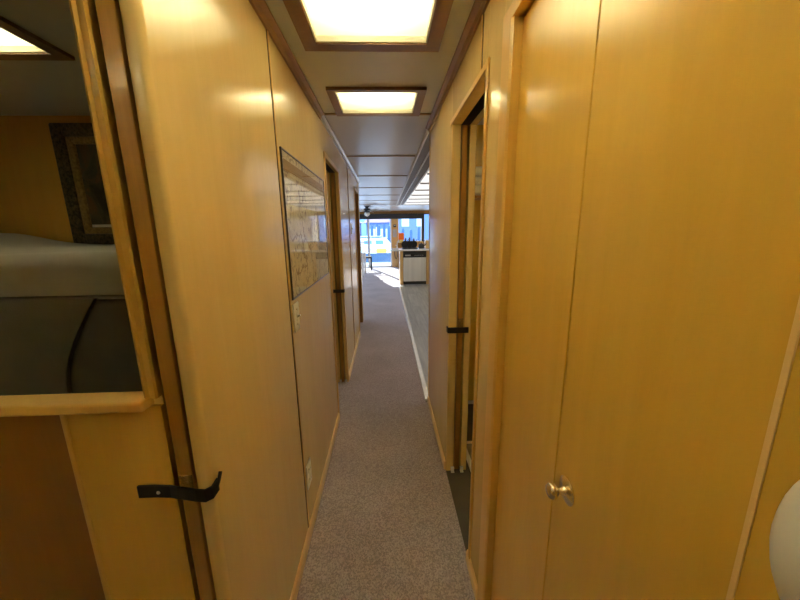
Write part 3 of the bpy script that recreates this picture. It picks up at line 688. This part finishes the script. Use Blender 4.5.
MB().box(1.06, 1.30, 8.95, 9.25, ZT, ZT+0.20, 0.004).build('body', 'cab_wood', sb); MB().box(1.045, 1.315, 8.94, 9.26, ZT+0.20, ZT+0.225, 0.004).build('lid', 'white_gloss', sb)
for i, (x, h, lb) in enumerate(((0.52, 0.16, 'dark jar leftmost on the far window sill'), (0.74, 0.13, 'dark squat jar in the middle of the far window sill'), (0.88, 0.15, 'dark jar right of the squat jar on the sill'), (1.05, 0.12, 'dark jar at the right end of the sill'))):
    t = thing('jar', lb, 'jar', (x, YB-0.045, 0.965), 'jars on the window sill')
    MB().lathe([(0.03, 0), (0.034, 0.01), (0.034, h*0.7), (0.022, h*0.82)], (x, YB-0.045, 0.965), (0, 0, 1), 20).build('body', 'metal_dark', t, smooth=True)
    MB().lathe([(0.024, h*0.82), (0.024, h), (0, h)], (x, YB-0.045, 0.965), (0, 0, 1), 20).build('lid', 'black', t, smooth=True)
ob = thing('side_lamp', 'small lamp with a square orange shade on a stand by the window', 'lamp', (0.56, 12.3, 0))
MB().box(0.42, 0.70, 12.16, 12.44, 0.0, 0.94, 0.006).build('stand', 'dark_wood', ob)
MB().box(0.49, 0.63, 12.23, 12.37, 0.94, 1.06, 0.01).build('base', 'yellow_pl', ob)
MB().prism([(0.46, 1.05), (0.66, 1.05), (0.65, 1.29), (0.47, 1.29)], 12.2, 12.4, 'y').build('shade', 'orange', ob)
t = thing('thermostat', 'dark thermostat on the maple post', 'thermostat', (0.34, YB, 1.55))
MB().box(0.285, 0.385, YB-0.025, YB, 1.50, 1.60, 0.006).build('body', 'black', t); MB().box(0.305, 0.365, YB-0.027, YB-0.024, 1.545, 1.58).build('display', 'grey_plastic', t)
tag(MB().box(0.255, 0.405, YB-0.006, YB, 1.13, 1.42, 0.001).build('wall_notice', 'grey_plastic'), 'blank grey sheet on the maple post under the thermostat', 'notice')
t = thing('coiled_cord', 'coiled black cord hanging on the maple post', 'cord', (0.37, YB-0.03, 0.62))
pts = [(0.37+0.055*math.cos(a)*(1+0.1*math.sin(3*a)), YB-0.022-0.004*(a/6.28), 0.50+0.17*math.sin(a)) for a in [i*2*PI/28 for i in range(85)]]
MB().tube(pts, 0.012, 8).build('loops', 'strap', t, smooth=True)
MB().tube([(0.37, YB, 0.67), (0.37, YB-0.04, 0.67), (0.37, YB-0.045, 0.69)], 0.006, 8).build('peg', 'white_gloss', t)

# ceiling fan with lamp
f = thing('ceiling_fan', 'ceiling fan with white globe light near the far glass door', 'ceiling fan', (-0.55, 10.2, ZC))
MB().lathe([(0.07, ZC), (0.07, ZC-0.02), (0.02, ZC-0.05), (0.015, ZC-0.06)], (-0.55, 10.2, 0), (0, 0, 1), 24).build('canopy', 'metal_dark', f, smooth=True)
MB().lathe([(0.05, 2.045), (0.10, 2.03), (0.105, 1.95), (0.07, 1.925)], (-0.55, 10.2, 0), (0, 0, 1), 28).build('motor', 'metal_dark', f, smooth=True)
for i in range(5):
    a = 0.15 + i*2*PI/5
    mt = Matrix.Translation((-0.55, 10.2, 1.975)) @ Matrix.Rotation(a, 4, 'Z') @ Matrix.Rotation(0.32, 4, 'X')
    m = MB(); m.box(0.16, 0.72, -0.06, 0.06, -0.004, 0.004, 0.003, 2, mt); m.box(0.09, 0.20, -0.015, 0.015, -0.006, 0.006, 0.002, 2, mt); m.build('blade', 'blade', f)
MB().lathe([(0.05, 1.925), (0.085, 1.90), (0.085, 1.86), (0.05, 1.82), (0, 1.80)], (-0.55, 10.2, 0), (0, 0, 1), 28).build('globe', 'white', f, smooth=True)

# table and chair in the living room
tb = thing('dining_table', 'white table at the left of the living room', 'table', (-1.05, 10.6, 0))
MB().box(-1.50, -0.66, 10.0, 11.2, 0.715, 0.745, 0.006).build('tabletop', 'white_gloss', tb)
for x in (-1.44, -0.72):
    for y in (10.06, 11.14): MB().box(x-0.03, x+0.03, y-0.03, y+0.03, 0, 0.715, 0.005).build('leg', 'white_gloss', tb)
M['chair_black'] = plain('black_chair_paint', (0.012, 0.011, 0.012), 0.9, spec=0.1)
dc = thing('dining_chair', 'dark wooden chair beside the white table', 'chair', (-0.72, 12.1, 0))
MB().box(-0.93, -0.53, 11.75, 12.15, 0.43, 0.475, 0.01).build('seat', 'chair_black', dc)
for x in (-0.91, -0.55):
    for y in (11.77, 12.13): MB().box(x-0.018, x+0.018, y-0.018, y+0.018, 0, 0.43, 0.003).build('leg', 'chair_black', dc)
m = MB(); m.box(-0.93, -0.90, 11.75, 12.15, 0.47, 0.92, 0.008); m.build('backrest', 'chair_black', dc)

# ------------------------------------------------------------------ outside
struct(MB().box(-3.2, 2.6, Y1+0.06, 14.35, -0.10, -0.02).build('floor', 'deck'), 'pale outside deck', 'deck')
o = MB().box(-60, 60, 12.9, 160, -0.95, -0.70).build('harbour_water', 'water'); tag(o, 'blue harbour water beyond the deck', 'water', kind='structure')
rl = thing('deck_railing', 'low blue panelled railing at the deck edge', 'railing', (0, 14.3, -0.02))
MB().box(-3.0, 2.4, 14.28, 14.31, 0.05, 0.44, 0.004).build('panel', 'rail_blue', rl)
for x in (-3.0, -1.2, 0.6, 2.4): MB().box(x-0.03, x+0.03, 14.26, 14.32, -0.02, 0.44, 0.004).build('post', 'boat_white', rl)
dk = MB().box(-4.0, 3.0, 15.6, 18.6, -0.75, 0.22, 0.02).build('floating_dock', 'boat_white'); tag(dk, 'white floating dock beyond the blue railing', 'dock')
by = MB(); by.lathe([(0, -0.30), (0.06, -0.29), (0.12, -0.24), (0.135, -0.15), (0.135, 0.15), (0.12, 0.24), (0.06, 0.29), (0, 0.30)], (-0.25, 17.2, 0.355), (1, 0, 0), 24)
tag(by.build('mooring_buoy', 'yellow', smooth=True), 'yellow buoy lying on the white floating dock', 'buoy')
def boat(name, label, x, y, L, hullh, beam, mat, cat='boat', cabin=True, group=None):
    t = thing(name, label, cat, (x, y, -0.72), group)
    b = bmesh.new(); rings = []
    n = 16
    for i in range(n+1):
        u = i/n; px = x - L/2 + L*u; w = beam/2*min(1, (1-u)**0.5*1.35 + 0.02); sh = 0.25*hullh*u*u
        rings.append([b.verts.new((px, y-w, -0.72+hullh+sh)), b.verts.new((px, y-w*0.8, -0.72+hullh*0.3)), b.verts.new((px, y, -0.80)), b.verts.new((px, y+w*0.8, -0.72+hullh*0.3)), b.verts.new((px, y+w, -0.72+hullh+sh))])
    for a, c in zip(rings, rings[1:]):
        for q in range(4): b.faces.new((a[q], a[q+1], c[q+1], c[q]))
        b.faces.new((a[4], a[0], c[0], c[4]))
    b.faces.new(rings[0]); b.faces.new(rings[-1])
    m = MB(); m.bm.free(); m.bm = b; m.build('hull', mat, t)
    z = -0.72+hullh
    if cabin:
        c = MB(); c.prism([(x-L*0.30, z-0.02), (x+L*0.18, z-0.02), (x+L*0.10, z+hullh*0.55), (x-L*0.28, z+hullh*0.6)], y-beam*0.32, y+beam*0.32, 'y'); cc = c.build('cabin', 'boat_white', t)
        for q in range(3):
            MB().box(x-L*0.25+q*L*0.12, x-L*0.17+q*L*0.12, y-beam*0.33, y-beam*0.318, z+hullh*0.2, z+hullh*0.42, 0.004).build('window', 'boat_blue', cc)
        MB().box(x-L*0.34, x+L*0.06, y-beam*0.36, y+beam*0.36, z+hullh*0.60, z+hullh*0.66, 0.01).build('canopy', 'boat_blue', t)
        MB().tube([(x, y, z+hullh*0.6), (x, y, z+hullh*1.2)], 0.025, 8).build('mast', 'boat_white', t)
    return t
boat('motor_boat', 'white motor boat moored straight behind the glass door', -0.6, 21.6, 6.0, 1.05, 2.0, 'boat_white')
boat('motor_boat', 'white motor boat moored behind the right window', 5.2, 22.6, 4.6, 1.0, 2.0, 'boat_white')
boat('motor_boat', 'white motor boat moored to the left behind the side pane', -6.9, 22.0, 5.5, 0.9, 2.0, 'boat_white')
for i, (x, y, h) in enumerate(((-1.05, 25.2, 1.75), (-0.68, 25.6, 1.85), (-0.50, 25.2, 1.7), (-0.12, 25.4, 1.85), (0.24, 25.2, 1.7), (1.3, 25.6, 1.5), (1.9, 25.4, 1.4), (2.5, 25.6, 1.6))):
    lb = ['leftmost mooring pile seen through the glass door', 'second mooring pile from the left behind the glass door', 'third mooring pile from the left behind the glass door', 'fourth mooring pile from the left behind the glass door', 'mooring pile nearest the maple post, seen through the glass door', 'leftmost mooring pile seen through the right window', 'middle mooring pile seen through the right window', 'rightmost mooring pile seen through the right window'][i]
    tag(MB().lathe([(0.10, -0.8), (0.10, h-0.1), (0.06, h), (0, h)], (x, y, 0), (0, 0, 1), 12).build('mooring_pile', 'pile', smooth=True), lb, 'mooring pile', 'mooring piles')
def house(x0, x1, y, z1, label, roof):
    t = thing('boathouse', label, 'boathouse', ((x0+x1)/2, y, -0.7), 'boathouses across the water')
    w = MB().box(x0, x1, y, y+4, -0.9, z1).build('wall', 'house', t)
    MB().prism([(x0-0.3, z1), (x1+0.3, z1), ((x0+x1)/2, z1+1.2)], y-0.3, y+4.3, 'y').build('roof', roof, t)
    n = max(2, int((x1-x0)/1.3))
    for i in range(n):
        cx = x0 + (x1-x0)*(i+0.5)/n
        wf = MB().box(cx-0.35, cx+0.35, y-0.05, y+0.01, z1-1.5, z1-0.6, 0.01).build('window', 'boat_white', w)
house(-7.5, -2.6, 32.0, 2.1, 'haze-tinted boathouse with pink roof at the left across the water', 'pink')
house(-1.9, 0.35, 33.0, 2.12, 'haze-tinted boathouse straight behind the glass door across the water', 'pink')
house(1.15, 6.8, 32.0, 3.2, 'long haze-tinted boathouse behind the right window across the water', 'boat_blue')
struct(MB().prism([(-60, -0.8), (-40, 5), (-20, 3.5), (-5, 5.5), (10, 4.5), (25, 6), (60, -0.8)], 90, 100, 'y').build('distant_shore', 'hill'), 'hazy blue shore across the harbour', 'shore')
